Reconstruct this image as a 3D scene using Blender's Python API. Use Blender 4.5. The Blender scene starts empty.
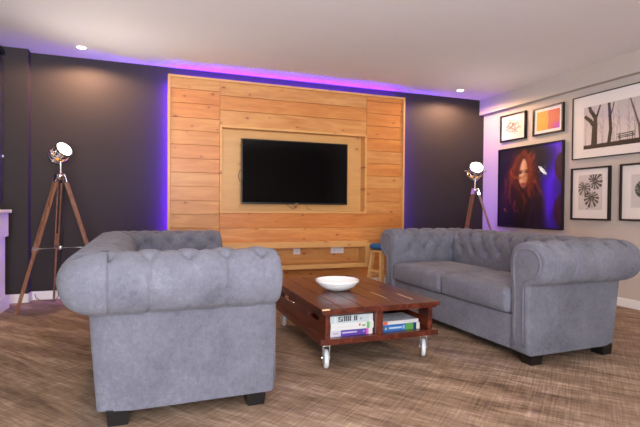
import bpy, bmesh, math, random
import numpy as np
from mathutils import Vector, Matrix, Quaternion

random.seed(7)
sc = bpy.context.scene
COL = sc.collection
PI = math.pi

# ------------------------------------------------------------------ helpers
def s2l(c):
    return tuple((x / 12.92 if x <= 0.04045 else ((x + 0.055) / 1.055) ** 2.4) for x in c)

def rgb(r, g, b):
    return s2l((r / 255, g / 255, b / 255)) + (1,)

class MB:
    """collects shapes; build() links them as one mesh object"""
    def __init__(s):
        s.v = []; s.f = []; s.r = []
    def add(s, vs, fs, rnd=0.0):
        o = len(s.v)
        s.v += [tuple(p) for p in vs]
        s.f += [tuple(i + o for i in f) for f in fs]
        s.r += [rnd] * len(vs)
        return s
    def box(s, x0, x1, y0, y1, z0, z1, b=0.0, rnd=0.0, M=None):
        bm = bmesh.new()
        bmesh.ops.create_cube(bm, size=1)
        bmesh.ops.scale(bm, vec=(x1 - x0, y1 - y0, z1 - z0), verts=bm.verts)
        if b > 0:
            bmesh.ops.bevel(bm, geom=list(bm.edges), offset=b, segments=2, affect='EDGES', profile=0.6)
        bmesh.ops.translate(bm, vec=((x0 + x1) / 2, (y0 + y1) / 2, (z0 + z1) / 2), verts=bm.verts)
        return s.frombm(bm, rnd, M)
    def frombm(s, bm, rnd=0.0, M=None):
        if M is not None:
            bmesh.ops.transform(bm, matrix=M, verts=bm.verts)
        bm.verts.index_update()
        s.add([v.co[:] for v in bm.verts], [[v.index for v in f.verts] for f in bm.faces], rnd)
        bm.free()
        return s
    def lathe(s, prof, c=(0, 0, 0), seg=32, M=None, close=False):
        """prof: (radius, z) list, revolved about z"""
        vs = []; fs = []
        n = len(prof)
        for i in range(seg):
            a = 2 * PI * i / seg
            for r, z in prof:
                p = Vector((r * math.cos(a), r * math.sin(a), z))
                vs.append((M @ p if M is not None else p) + Vector(c))
        for i in range(seg):
            j = (i + 1) % seg
            for k in range(n - 1 if not close else n):
                l = (k + 1) % n
                fs.append((i * n + k, j * n + k, j * n + l, i * n + l))
        return s.add(vs, fs)
    def tube(s, pts, r, seg=10, closed=False, caps=True, rnd=0.0):
        pts = [Vector(p) for p in pts]
        n = len(pts)
        rs = r if isinstance(r, (list, tuple)) else [r] * n
        vs = []; fs = []
        up = None
        for i, p in enumerate(pts):
            if closed:
                t = pts[(i + 1) % n] - pts[i - 1]
            else:
                t = pts[min(i + 1, n - 1)] - pts[max(i - 1, 0)]
            t.normalize()
            if up is None:
                up = Vector((0, 0, 1)) if abs(t.z) < 0.9 else Vector((1, 0, 0))
            a = t.cross(up).normalized(); b = a.cross(t).normalized()
            up = b
            for k in range(seg):
                w = 2 * PI * k / seg
                vs.append(p + (a * math.cos(w) + b * math.sin(w)) * rs[i])
        for i in range(n if closed else n - 1):
            j = (i + 1) % n
            for k in range(seg):
                l = (k + 1) % seg
                fs.append((i * seg + k, i * seg + l, j * seg + l, j * seg + k))
        if caps and not closed:
            fs.append(tuple(range(seg))); fs.append(tuple(range((n - 1) * seg, n * seg))[::-1])
        return s.add(vs, fs, rnd)
    def beam(s, a, b, w, h, bev=0.002, side=None, rnd=0.0):
        """rectangular bar from a to b; w along side, h along the other direction"""
        a = Vector(a); b = Vector(b); t = (b - a); L = t.length; t.normalize()
        sd = Vector(side) if side else (Vector((0, 0, 1)).cross(t) if abs(t.z) < .95 else Vector((1, 0, 0)))
        sd = (sd - t * sd.dot(t)).normalized()
        up = t.cross(sd)
        M = Matrix((sd, up, t)).transposed().to_4x4(); M.translation = (a + b) / 2
        return s.box(-w / 2, w / 2, -h / 2, h / 2, -L / 2, L / 2, bev, rnd, M)
    def ball(s, c, r, seg=10, sc_=(1, 1, 1)):
        bm = bmesh.new()
        bmesh.ops.create_uvsphere(bm, u_segments=seg, v_segments=max(5, seg // 2 + 1), radius=r)
        return s.frombm(bm, 0, Matrix.Translation(Vector(c)) @ Matrix.Diagonal((*sc_, 1)))
    def build(s, name, mat, parent=None, smooth=False, angle=None):
        me = bpy.data.meshes.new(name)
        me.from_pydata(s.v, [], s.f)
        at = me.attributes.new('rnd', 'FLOAT', 'POINT')
        at.data.foreach_set('value', s.r)
        me.materials.append(mat)
        bm = bmesh.new(); bm.from_mesh(me)
        bmesh.ops.recalc_face_normals(bm, faces=bm.faces)
        bm.to_mesh(me); bm.free()
        if smooth:
            me.polygons.foreach_set('use_smooth', [True] * len(me.polygons))
            if angle:
                me.set_sharp_from_angle(angle=math.radians(angle))
        me.update()
        o = bpy.data.objects.new(name, me)
        COL.objects.link(o)
        if parent is not None:
            o.parent = parent
        return o

def tag(o, label=None, cat=None, group=None, kind=None):
    if label: o['label'] = label
    if cat: o['category'] = cat
    if group: o['group'] = group
    if kind: o['kind'] = kind
    return o

def empty(name, loc, label, cat, rz=0.0, group=None):
    o = bpy.data.objects.new(name, None)
    o.empty_display_size = 0.1
    o.location = loc; o.rotation_euler = (0, 0, rz)
    COL.objects.link(o)
    return tag(o, label, cat, group)

def copy_tree(o, parent=None):
    c = o.copy(); COL.objects.link(c)
    c.parent = parent
    for ch in [x for x in bpy.data.objects if x.parent is o]:
        copy_tree(ch, c)
    return c

# ------------------------------------------------------------------ materials
class NT:
    def __init__(s, name):
        s.m = bpy.data.materials.new(name); s.m.use_nodes = True
        s.t = s.m.node_tree; s.t.nodes.clear()
        s.out = s.n('ShaderNodeOutputMaterial')
    def n(s, typ, **kw):
        nd = s.t.nodes.new(typ)
        for k, v in kw.items():
            setattr(nd, k, v)
        return nd
    def l(s, a, b):
        s.t.links.new(a, b)
    def val(s, sock, v):
        if hasattr(v, 'default_value') or hasattr(v, 'links'):
            s.l(v, sock)
        else:
            sock.default_value = v
    def math(s, op, a, b=0.0, c=None, clamp=False):
        nd = s.n('ShaderNodeMath', operation=op); nd.use_clamp = clamp
        s.val(nd.inputs[0], a); s.val(nd.inputs[1], b)
        if c is not None: s.val(nd.inputs[2], c)
        return nd.outputs[0]
    def mix(s, f, a, b, blend='MIX'):
        nd = s.n('ShaderNodeMix', data_type='RGBA', blend_type=blend)
        s.val(nd.inputs['Factor'], f); s.val(nd.inputs['A'], a) if False else None
        s.val(nd.inputs[6], a); s.val(nd.inputs[7], b)
        return nd.outputs[2]
    def coords(s, scale=(1, 1, 1), rot=(0, 0, 0), loc=None, kind='Object'):
        tc = s.n('ShaderNodeTexCoord'); mp = s.n('ShaderNodeMapping')
        s.l(tc.outputs[kind], mp.inputs[0])
        mp.inputs['Scale'].default_value = scale; mp.inputs['Rotation'].default_value = rot
        if loc is not None: s.val(mp.inputs['Location'], loc)
        return mp.outputs[0]
    def noise(s, co, scale, detail=4, rough=.5, dist=0.0):
        nd = s.n('ShaderNodeTexNoise'); s.l(co, nd.inputs['Vector'])
        nd.inputs['Scale'].default_value = scale; nd.inputs['Detail'].default_value = detail
        nd.inputs['Roughness'].default_value = rough; nd.inputs['Distortion'].default_value = dist
        return nd.outputs['Fac']
    def ramp(s, f, stops):
        nd = s.n('ShaderNodeValToRGB'); s.l(f, nd.inputs[0])
        e = nd.color_ramp.elements
        while len(e) < len(stops): e.new(0.5)
        for k, (p, c) in enumerate(stops):
            e[k].position = p; e[k].color = c if len(c) == 4 else (*c, 1)
        return nd.outputs[0]
    def bsdf(s, **kw):
        b = s.n('ShaderNodeBsdfPrincipled')
        for k, v in kw.items():
            s.val(b.inputs[k.replace('_', ' ')], v)
        s.l(b.outputs[0], s.out.inputs[0])
        return b
    def bump(s, b, h, strength=.3, dist=.01):
        nd = s.n('ShaderNodeBump'); s.l(h, nd.inputs['Height'])
        nd.inputs['Strength'].default_value = strength; nd.inputs['Distance'].default_value = dist
        s.l(nd.outputs[0], b.inputs['Normal'])

def plain(name, col, rough=.5, metal=0.0, noise=0.0, coat=0.0, spec=.5):
    t = NT(name)
    c = col
    if noise:
        co = t.coords()
        f = t.noise(co, 6, 5, .6)
        c = t.mix(f, tuple(x * (1 - noise) for x in col[:3]) + (1,), tuple(min(1, x * (1 + noise)) for x in col[:3]) + (1,))
    b = t.bsdf(Base_Color=c, Roughness=rough, Metallic=metal)
    b.inputs['Coat Weight'].default_value = coat
    b.inputs['Specular IOR Level'].default_value = spec
    return t.m

def emit(name, col, strength):
    t = NT(name)
    e = t.n('ShaderNodeEmission'); e.inputs[0].default_value = col; e.inputs[1].default_value = strength
    t.l(e.outputs[0], t.out.inputs[0])
    return t.m

def mat_pine(name='knotty_pine', pale=0.0):
    t = NT(name)
    at = t.n('ShaderNodeAttribute', attribute_name='rnd')
    rn = at.outputs['Fac']
    cb = t.n('ShaderNodeCombineXYZ'); t.val(cb.inputs[0], t.math('MULTIPLY', rn, 37.0)); t.val(cb.inputs[1], t.math('MULTIPLY', rn, 11.0)); t.val(cb.inputs[2], t.math('MULTIPLY', rn, 53.0))
    co = t.coords((1.2, 8, 9), loc=cb.outputs[0])
    g = t.noise(co, 1.6, 6, .62, 1.2)
    co2 = t.coords((1, 30, 60), loc=cb.outputs[0])
    fine = t.noise(co2, 2.0, 4, .6)
    base = t.ramp(g, [(.25, rgb(184, 118, 60)), (.5, rgb(206, 146, 82)), (.75, rgb(224, 172, 106))])
    tone = t.mix(t.math('FRACT', t.math('MULTIPLY', rn, 7.31)), rgb(255, 226, 196), rgb(255, 255, 255))
    base = t.mix(1.0, base, tone, 'MULTIPLY')
    base = t.mix(t.math('MULTIPLY', fine, .32), base, rgb(176, 108, 52))
    # knots
    co3 = t.coords((3.4, 3.4, 6.5), loc=cb.outputs[0])
    sx_ = t.n('ShaderNodeSeparateXYZ'); t.l(co3, sx_.inputs[0]); cx_ = t.n('ShaderNodeCombineXYZ')
    t.l(sx_.outputs[0], cx_.inputs[0]); t.l(sx_.outputs[2], cx_.inputs[1])
    vo = t.n('ShaderNodeTexVoronoi', voronoi_dimensions='2D'); t.l(cx_.outputs[0], vo.inputs['Vector']); vo.inputs['Scale'].default_value = 1.0
    sep = t.n('ShaderNodeSeparateColor'); t.l(vo.outputs['Color'], sep.inputs[0])
    sel = t.math('GREATER_THAN', sep.outputs[0], .45)
    size = t.math('MULTIPLY_ADD', sep.outputs[1], .055, .03)
    k = t.math('MULTIPLY', t.math('SUBTRACT', 1.0, t.math('DIVIDE', vo.outputs['Distance'], size), clamp=True), sel)
    k = t.math('POWER', k, .5, clamp=True)
    halo = t.math('MULTIPLY', t.math('SUBTRACT', 1.0, t.math('DIVIDE', vo.outputs['Distance'], t.math('MULTIPLY', size, 3.4)), clamp=True), sel)
    if pale: base = t.mix(pale, base, rgb(228, 182, 116))
    base = t.mix(t.math('MULTIPLY', halo, .5), base, rgb(190, 112, 58))
    base = t.mix(t.math('MULTIPLY', k, .9), base, rgb(84, 42, 22))
    b = t.bsdf(Base_Color=base, Roughness=.42)
    t.bump(b, fine, .12, .004)
    return t.m

def mat_velvet():
    t = NT('grey_velvet')
    co = t.coords()
    n1 = t.noise(co, 5, 6, .6, .4)
    n2 = t.noise(co, 46, 6, .8, .2)
    n3 = t.noise(co, 260, 3, .6)
    f = t.math('ADD', t.math('MULTIPLY', n1, .5), t.math('MULTIPLY', n2, .5))
    c = t.ramp(f, [(.34, rgb(82, 82, 93)), (.45, rgb(112, 112, 124)), (.56, rgb(128, 128, 141)), (.68, rgb(156, 156, 169))])
    co2 = t.coords((70, 70, 7))
    n4 = t.noise(co2, 2.5, 5, .8)
    c = t.mix(t.math('MULTIPLY', n4, .6), c, rgb(96, 96, 108))
    c = t.mix(t.math('MULTIPLY', n3, .35), c, rgb(94, 93, 104))
    b = t.bsdf(Base_Color=c, Roughness=.85)
    b.inputs['Sheen Weight'].default_value = .15
    b.inputs['Sheen Roughness'].default_value = .4
    b.inputs['Specular IOR Level'].default_value = .12
    t.bump(b, t.math('ADD', t.math('MULTIPLY', n2, .8), t.math('MULTIPLY', n3, .4)), .6, .018)
    return t.m

def mat_floor():
    t = NT('woven_brown_floor')
    a = math.radians(50)          # the weave runs diagonally across the room
    co = t.coords((1, 1, 1), (0, 0, a))
    def st(sx, sy, scale, d=5, r=.6, di=0.0):
        mp = t.n('ShaderNodeMapping'); t.l(co, mp.inputs[0]); mp.inputs['Scale'].default_value = (sx, sy, 1)
        return t.noise(mp.outputs[0], scale, d, r, di)
    big = st(1.0, 5.0, 1.5, 5, .6, .5)
    mid = st(4.0, 22, 1.6, 5, .65)
    fa = st(4, 130, 1.0, 3, .6)
    fb = st(90, 4, 1.0, 3, .6)
    f = t.math('ADD', t.math('MULTIPLY', big, .36), t.math('MULTIPLY', mid, .28))
    f = t.math('ADD', f, t.math('MULTIPLY', fa, .16))
    f = t.math('ADD', f, t.math('MULTIPLY', fb, .20))
    c = t.ramp(f, [(.37, rgb(78, 60, 47)), (.455, rgb(122, 99, 81)), (.53, rgb(150, 126, 106)), (.63, rgb(196, 173, 150))])
    b = t.bsdf(Base_Color=c, Roughness=.6)
    b.inputs['Specular IOR Level'].default_value = .25
    t.bump(b, t.math('ADD', fa, fb), .2, .004)
    return t.m

def mat_mahogany():
    t = NT('mahogany')
    at = t.n('ShaderNodeAttribute', attribute_name='rnd'); rn = at.outputs['Fac']
    cb = t.n('ShaderNodeCombineXYZ'); t.val(cb.inputs[0], t.math('MULTIPLY', rn, 17.0)); t.val(cb.inputs[1], t.math('MULTIPLY', rn, 31.0))
    co = t.coords((14, 1.6, 14), loc=cb.outputs[0])
    g = t.noise(co, 2.0, 6, .65, .8)
    c = t.ramp(g, [(.3, rgb(38, 13, 9)), (.5, rgb(78, 29, 17)), (.72, rgb(122, 54, 30))])
    c = t.mix(t.math('MULTIPLY', t.math('FRACT', t.math('MULTIPLY', rn, 5.7)), .35), c, rgb(70, 26, 16))
    b = t.bsdf(Base_Color=c, Roughness=t.math('MULTIPLY_ADD', g, .25, .2))
    b.inputs['Coat Weight'].default_value = .35
    b.inputs['Coat Roughness'].default_value = .18
    t.bump(b, g, .1, .004)
    return t.m

def mat_wood(name, c0, c1, rough=.5):
    t = NT(name)
    co = t.coords((20, 20, 2.5))
    g = t.noise(co, 3, 5, .6, .5)
    c = t.ramp(g, [(.3, c0), (.7, c1)])
    t.bsdf(Base_Color=c, Roughness=rough)
    return t.m

def mat_paint(name, col, rough=.7, var=.06):
    t = NT(name)
    co = t.coords()
    n = t.noise(co, 2.2, 4, .6); n2 = t.noise(co, 90, 3, .6)
    c = t.mix(n, tuple(x * (1 - var) for x in col[:3]) + (1,), tuple(x * (1 + var) for x in col[:3]) + (1,))
    b = t.bsdf(Base_Color=c, Roughness=rough)
    b.inputs['Specular IOR Level'].default_value = .3
    t.bump(b, n2, .06, .004)
    return t.m

def mat_print():
    t = NT('printed_paper')
    at = t.n('ShaderNodeAttribute', attribute_name='Ink')
    t.bsdf(Base_Color=at.outputs['Color'], Roughness=.55)
    return t.m

def mat_pane():
    t = NT('clear_pane')
    fr = t.n('ShaderNodeFresnel'); fr.inputs[0].default_value = 1.5
    tr = t.n('ShaderNodeBsdfTransparent'); gl = t.n('ShaderNodeBsdfGlossy'); gl.inputs['Roughness'].default_value = .03
    mx = t.n('ShaderNodeMixShader'); ge = t.n('ShaderNodeNewGeometry'); t.l(t.math('MULTIPLY', fr.outputs[0], t.math('SUBTRACT', 1.0, ge.outputs['Backfacing'])), mx.inputs[0]); t.l(tr.outputs[0], mx.inputs[1]); t.l(gl.outputs[0], mx.inputs[2])
    t.l(mx.outputs[0], t.out.inputs[0])
    return t.m

M = dict(
    pine=mat_pine(), pine_pale=mat_pine('pale_pine', .55), velvet=mat_velvet(), floor=mat_floor(), mahogany=mat_mahogany(),
    wall_dark=mat_paint('charcoal_paint', rgb(53, 46, 48), .75),
    wall_light=mat_paint('light_greige_paint', rgb(188, 178, 170), .75),
    ceiling=mat_paint('white_ceiling_paint', rgb(230, 225, 225), .85, .02),
    white=mat_paint('white_gloss_paint', rgb(232, 230, 228), .4, .02),
    legblack=plain('black_lacquer', rgb(20, 18, 18), .35),
    button=plain('grey_velvet_button', rgb(112, 113, 124), .8),
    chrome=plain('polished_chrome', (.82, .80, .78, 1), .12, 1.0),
    steel=plain('zinc_steel', (.60, .61, .63, 1), .3, 1.0),
    wheel=plain('pale_grey_rubber', rgb(205, 208, 210), .5),
    blackplastic=plain('black_plastic', rgb(14, 14, 15), .35),
    screen=plain('black_glass_screen', rgb(4, 4, 6), .12, 0, 0, 0, .25),
    frame=plain('black_frame_wood', rgb(16, 14, 14), .4, noise=.2),
    mat=plain('white_mount_board', rgb(228, 222, 218), .8),
    print=mat_print(), pane=mat_pane(),
    tripod=mat_wood('walnut_tripod_wood', rgb(104, 64, 48), rgb(158, 112, 88), .45),
    palewood=mat_wood('pale_birch_wood', rgb(206, 160, 98), rgb(232, 194, 136), .5),
    blue=plain('blue_seat_fabric', rgb(30, 92, 150), .8, noise=.15),
    ceramic=plain('white_ceramic', rgb(240, 240, 240), .12, 0, 0, .5),
    socket=plain('white_socket_plastic', rgb(226, 222, 228), .35),
    dark=plain('dark_slot', rgb(28, 22, 20), .8),
    blind=plain('dark_slate_blind', rgb(58, 60, 70), .5),
    paper=plain('book_paper', rgb(200, 198, 188), .8),
    chip=plain('bare_chipped_wood', rgb(226, 196, 150), .7),
    lens=emit('lit_lamp_lens', (1.0, .93, .84, 1), 14),
    amber=emit('amber_lit_vent', (1.0, .42, .10, 1), .8),
    down=emit('lit_downlight_glass', (1.0, .86, .68, 1), 14),
    led=emit('violet_light_strip', (.085, .002, 1.0, 1), 140), led_side=emit('violet_side_strip', (.10, .001, 1.0, 1), 260),
)

# ------------------------------------------------------------------ the room
CEIL = 2.46; XL, XR = -1.36, 4.36; YB, YF = -1.2, 5.30
def struct(name, mb, mat):
    o = mb.build(name, mat); o['kind'] = 'structure'; return o

struct('floor', MB().box(XL - .1, XR + .1, YB - .1, YF + .1, -.1, 0), M['floor'])
struct('ceiling', MB().box(XL - .1, XR + .1, YB - .1, YF + .1, CEIL, CEIL + .1), M['ceiling'])
struct('wall_front', MB().box(XL - .1, XR + .1, YF, YF + .1, 0, CEIL), M['wall_dark'])
struct('wall_right', MB().box(XR, XR + .1, YB, YF, 0, CEIL), M['wall_light'])
struct('wall_left', MB().box(XL - .1, XL, YB, YF, 0, CEIL), M['wall_dark'])
wb = MB()
BW = (-1.25, .95, .1, 2.3)
wb.box(XL - .1, BW[0], YB - .1, YB, 0, CEIL); wb.box(BW[1], XR + .1, YB - .1, YB, 0, CEIL)
wb.box(BW[0], BW[1], YB - .1, YB, 0, BW[2]); wb.box(BW[0], BW[1], YB - .1, YB, BW[3], CEIL)
struct('wall_back', wb, M['wall_light'])
w = MB()
for k in range(4):
    a = BW[0] + k * (BW[1] - BW[0] - .05) / 3
    w.box(a, a + .05, YB - .08, YB - .03, BW[2], BW[3])
for z in (BW[2], BW[3] - .05): w.box(BW[0], BW[1], YB - .08, YB - .03, z, z + .05)
struct('window_1', w, M['white'])
struct('trim_1', MB().box(4.285, XR, YB, YF, 2.25, CEIL), M['wall_light'])      # dropped beam along the right wall
struct('column', MB().box(XL, -1.135, 5.185, YF, 0, CEIL), M['wall_dark'])
bb = MB()
bb.box(XL, -1.12, 5.17, 5.185, 0, .085, .003); bb.box(-1.135, -1.12, 5.17, YF, 0, .085, .003)
bb.box(-1.12, .20, 5.285, YF, 0, .085, .003); bb.box(.20, XR, 5.285, YF, 0, .085, .003)
struct('baseboard_front', bb, M['white'])
struct('baseboard_right', MB().box(XR - .015, XR, YB, 5.285, 0, .085, .003), M['white'])
struct('baseboard_left', MB().box(XL, XL + .015, YB, 5.17, 0, .085, .003), M['white'])

# ------------------------------------------------------------------ pine wall panel
PF = 5.16                       # its front face
X0, X1, ZT = .152, 3.015, 2.352
RX0, RX1, RZ0, RZ1 = .697, 2.482, .878, 1.848
panel = empty('wood_wall_panel', (0, 0, 0), 'tall knotty pine plank panel around the recess behind the television', 'wall panel')
def planks(cells):
    mb = MB()
    for (a, b, z0, z1) in cells:
        g = .0022
        mb.box(a + g, b - g, PF, PF + .02, z0 + g, z1 - g, .0018, random.random())
    return mb
def rows(a, b, zs):
    return [(a, b, zs[k], zs[k + 1]) for k in range(len(zs) - 1)]
ei = .026
Lz = [.085, .245, .40, .555, .71, .858, 1.01, 1.165, 1.315, 1.465, 1.615, 1.765, 1.905, 2.06, 2.21, ZT - ei]
Rz = [.085, .24, .395, .55, .71, .878, 1.03, 1.19, 1.345, 1.50, 1.655, 1.81, 1.965, 2.12, 2.27, ZT - ei]
planks(rows(X0 + ei, RX0 - .0, Lz)).build('left_planks', M['pine'], panel)
planks(rows(RX1, X1 - ei, Rz[5:])).build('right_planks', M['pine'], panel)
planks(rows(RX0, RX1, [RZ1, 2.015, 2.175, ZT - ei])).build('upper_planks', M['pine'], panel)
planks(rows(RX0, X1 - ei, [.085, .24, .395, .55, .71, RZ0])).build('lower_planks', M['pine'], panel)
e = MB()
e.box(X0, X0 + ei, PF - .012, PF + .088, 0.03, ZT, .003, .31); e.box(X1 - ei, X1, PF - .012, PF + .088, 0.03, ZT, .003, .62)
e.box(X0 + ei, X1 - ei, PF - .012, PF + .05, ZT - ei, ZT, .003, .43)
e.build('edge_trim', M['pine_pale'], panel)
# standoff box holding the planks clear of the wall, and the recess
b = MB()
b.box(X0 + .005, X1 - .005, PF + .021, PF + .035, 0.0, RZ0 - .02, 0, .2); b.box(X0 + .005, X1 - .005, PF + .021, PF + .035, RZ1 + .02, ZT - .005, 0, .2)
b.box(X0 + .005, RX0 - .02, PF + .021, PF + .035, RZ0 - .02, RZ1 + .02, 0, .2); b.box(RX1 + .02, X1 - .005, PF + .021, PF + .035, RZ0 - .02, RZ1 + .02, 0, .2)
b.box(X0 + .035, X0 + .06, PF + .035, YF, 0, ZT - .07, 0, .2); b.box(X1 - .06, X1 - .035, PF + .035, YF, 0, ZT - .07, 0, .2)
b.box(X0 + .07, X1 - .07, PF + .035, YF, ZT - .05, ZT - .02, 0, .2)
b.build('backing_frame', M['pine'], panel)
r = MB()
RD = 5.285
r.box(RX0, RX0 + .024, PF - .015, RD, RZ0, RZ1, .002, .12); r.box(RX1 - .024, RX1, PF - .015, RD, RZ0, RZ1, .002, .55)
r.box(RX0 + .024, RX1 - .024, PF - .015, RD, RZ0, RZ0 + .024, .002, .33); r.box(RX0 + .024, RX1 - .024, PF - .015, RD, RZ1 - .024, RZ1, .002, .77)
r.build('recess_lining', M['pine_pale'], panel)
MB().box(RX0 + .024, RX1 - .024, RD - .012, RD, RZ0 + .024, RZ1 - .024, 0, .9).build('recess_back', M['pine_pale'], panel)
MB().box(X0 + ei, X1 - ei, PF - .01, PF + .02, 0, .082, .003).build('plinth', M['white'], panel)
# violet light strips on the backing frame
def strip(mb, m='led_side'):
    o = mb.build('light_strip', M[m], None)
    return o
s = MB(); s.box(X0 + .06, X1 - .06, PF + .080, PF + .092, ZT - .025, ZT - .018)
tag(strip(s, 'led'), 'violet light strip glowing along the top behind the pine panel', 'light strip', 'violet strips behind the pine panel')
s = MB(); s.box(X0 + .030, X0 + .034, PF + .092, PF + .102, .10, ZT - .06)
tag(strip(s), 'violet light strip glowing behind the left edge of the pine panel', 'light strip', 'violet strips behind the pine panel')
s = MB(); s.box(X1 - .034, X1 - .030, PF + .092, PF + .102, .10, ZT - .06)
tag(strip(s), 'violet light strip glowing behind the right edge of the pine panel', 'light strip', 'violet strips behind the pine panel')

# low floating media shelf
sh = empty('media_shelf', (0, 0, 0), 'long low open pine media shelf fixed under the television panel', 'shelf')
SX0, SX1, SY0, SZ0, SZ1 = .70, 2.437, 4.92, .252, .562
t_ = .068
MB().box(SX0, SX1, SY0, PF - .012, SZ1 - t_, SZ1, .003, .15).build('top_board', M['pine_pale'], sh)
MB().box(SX0, SX1, SY0, PF - .012, SZ0, SZ0 + t_ * .75, .003, .5).build('bottom_board', M['pine_pale'], sh)
MB().box(SX0, SX0 + t_, SY0 + .001, PF - .012, SZ0 + t_ * .75, SZ1 - t_, .002, .7).build('end_board', M['pine_pale'], sh)
MB().box(SX1 - t_, SX1, SY0 + .001, PF - .012, SZ0 + t_ * .75, SZ1 - t_, .002, .8).build('end_board', M['pine_pale'], sh)
MB().box(SX0 + t_, SX1 - t_, PF - .03, PF - .013, SZ0 + t_ * .75, SZ1 - t_, 0, .27).build('back_board', M['pine'], sh)

def wall_socket(x, w_, label, holes):
    y = PF - .031
    o = empty('wall_socket', (x, y, .437), label, 'socket', group=None)
    MB().box(-w_ / 2, w_ / 2, -.009, 0, -.036, .036, .003).build('plate', M['socket'], o)
    for hx in holes:
        h = MB().box(hx - .018, hx + .018, -.011, -.0085, -.018, .018, .004).build('outlet', M['white'], o)
        h2 = MB()
        for a, c in ((-.008, -.005), (.008, -.005), (0, .008)):
            h2.box(hx + a - .0025, hx + a + .0025, -.0118, -.0105, c - .004, c + .004)
        h2.build('pin_holes', M['dark'], h)
wall_socket(1.583, .085, 'small square white socket inside the pine media shelf', (0,))
wall_socket(2.09, .165, 'wide white double socket inside the pine media shelf', (-.04, .04))

# television
tv = empty('television', (1.575, PF - .02, 1.348), 'large black flat screen television mounted in the pine recess', 'television')
TW, TH = .642, .366
MB().box(-TW, TW, -.012, .03, -TH, TH, .004).build('bezel', M['blackplastic'], tv)
MB().box(-TW + .012, TW - .012, -.0145, -.0115, -TH + .02, TH - .012, .001).build('screen', M['screen'], tv)
MB().box(-.35, .35, .03, .06, -.25, .2, .01).build('rear_housing', M['blackplastic'], tv)
MB().box(-.12, .12, .06, .112, -.1, .1, .003).build('wall_bracket', M['blackplastic'], tv)
MB().box(-.018, .018, -.016, -.0115, -TH + .006, -TH + .013, .001).build('logo_plate', M['steel'], tv)
MB().tube([(-TW + .02, .05, .03), (-TW - .012, .045, .0), (-TW - .025, .045, -.05), (-TW - .012, .045, -.10), (-TW + .02, .05, -.12)], .003, 6).build('cable', M['blackplastic'], tv, True)
MB().tube([(-.12, .05, -TH + .02), (-.07, .04, -TH - .03), (-.02, .035, -TH - .058), (-.01, .04, -TH - .05), (.02, .04, -TH - .015)], .0028, 6).build('cable', M['blackplastic'], tv, True)
MB().tube([(.12, .05, -TH + .02), (.15, .04, -TH - .04), (.17, .035, -TH - .06), (.20, .035, -TH - .06)], .0028, 6).build('cable', M['blackplastic'], tv, True)

# ------------------------------------------------------------------ sofas
def cr(points, n):
    """Catmull-Rom through points, n samples evenly by arc length"""
    P = [np.array(p, float) for p in points]
    P = [2 * P[0] - P[1]] + P + [2 * P[-1] - P[-2]]
    out = []
    for i in range(1, len(P) - 2):
        for k in range(24):
            t = k / 24
            out.append(.5 * ((2 * P[i]) + (-P[i - 1] + P[i + 1]) * t + (2 * P[i - 1] - 5 * P[i] + 4 * P[i + 1] - P[i + 2]) * t * t + (-P[i - 1] + 3 * P[i] - 3 * P[i + 1] + P[i + 2]) * t ** 3))
    out.append(P[-2])
    out = np.array(out)
    d = np.r_[0, np.cumsum(np.hypot(*(out[1:] - out[:-1]).T))]
    u = np.linspace(0, d[-1], n)
    return np.c_[np.interp(u, d, out[:, 0]), np.interp(u, d, out[:, 1])], u

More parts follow.
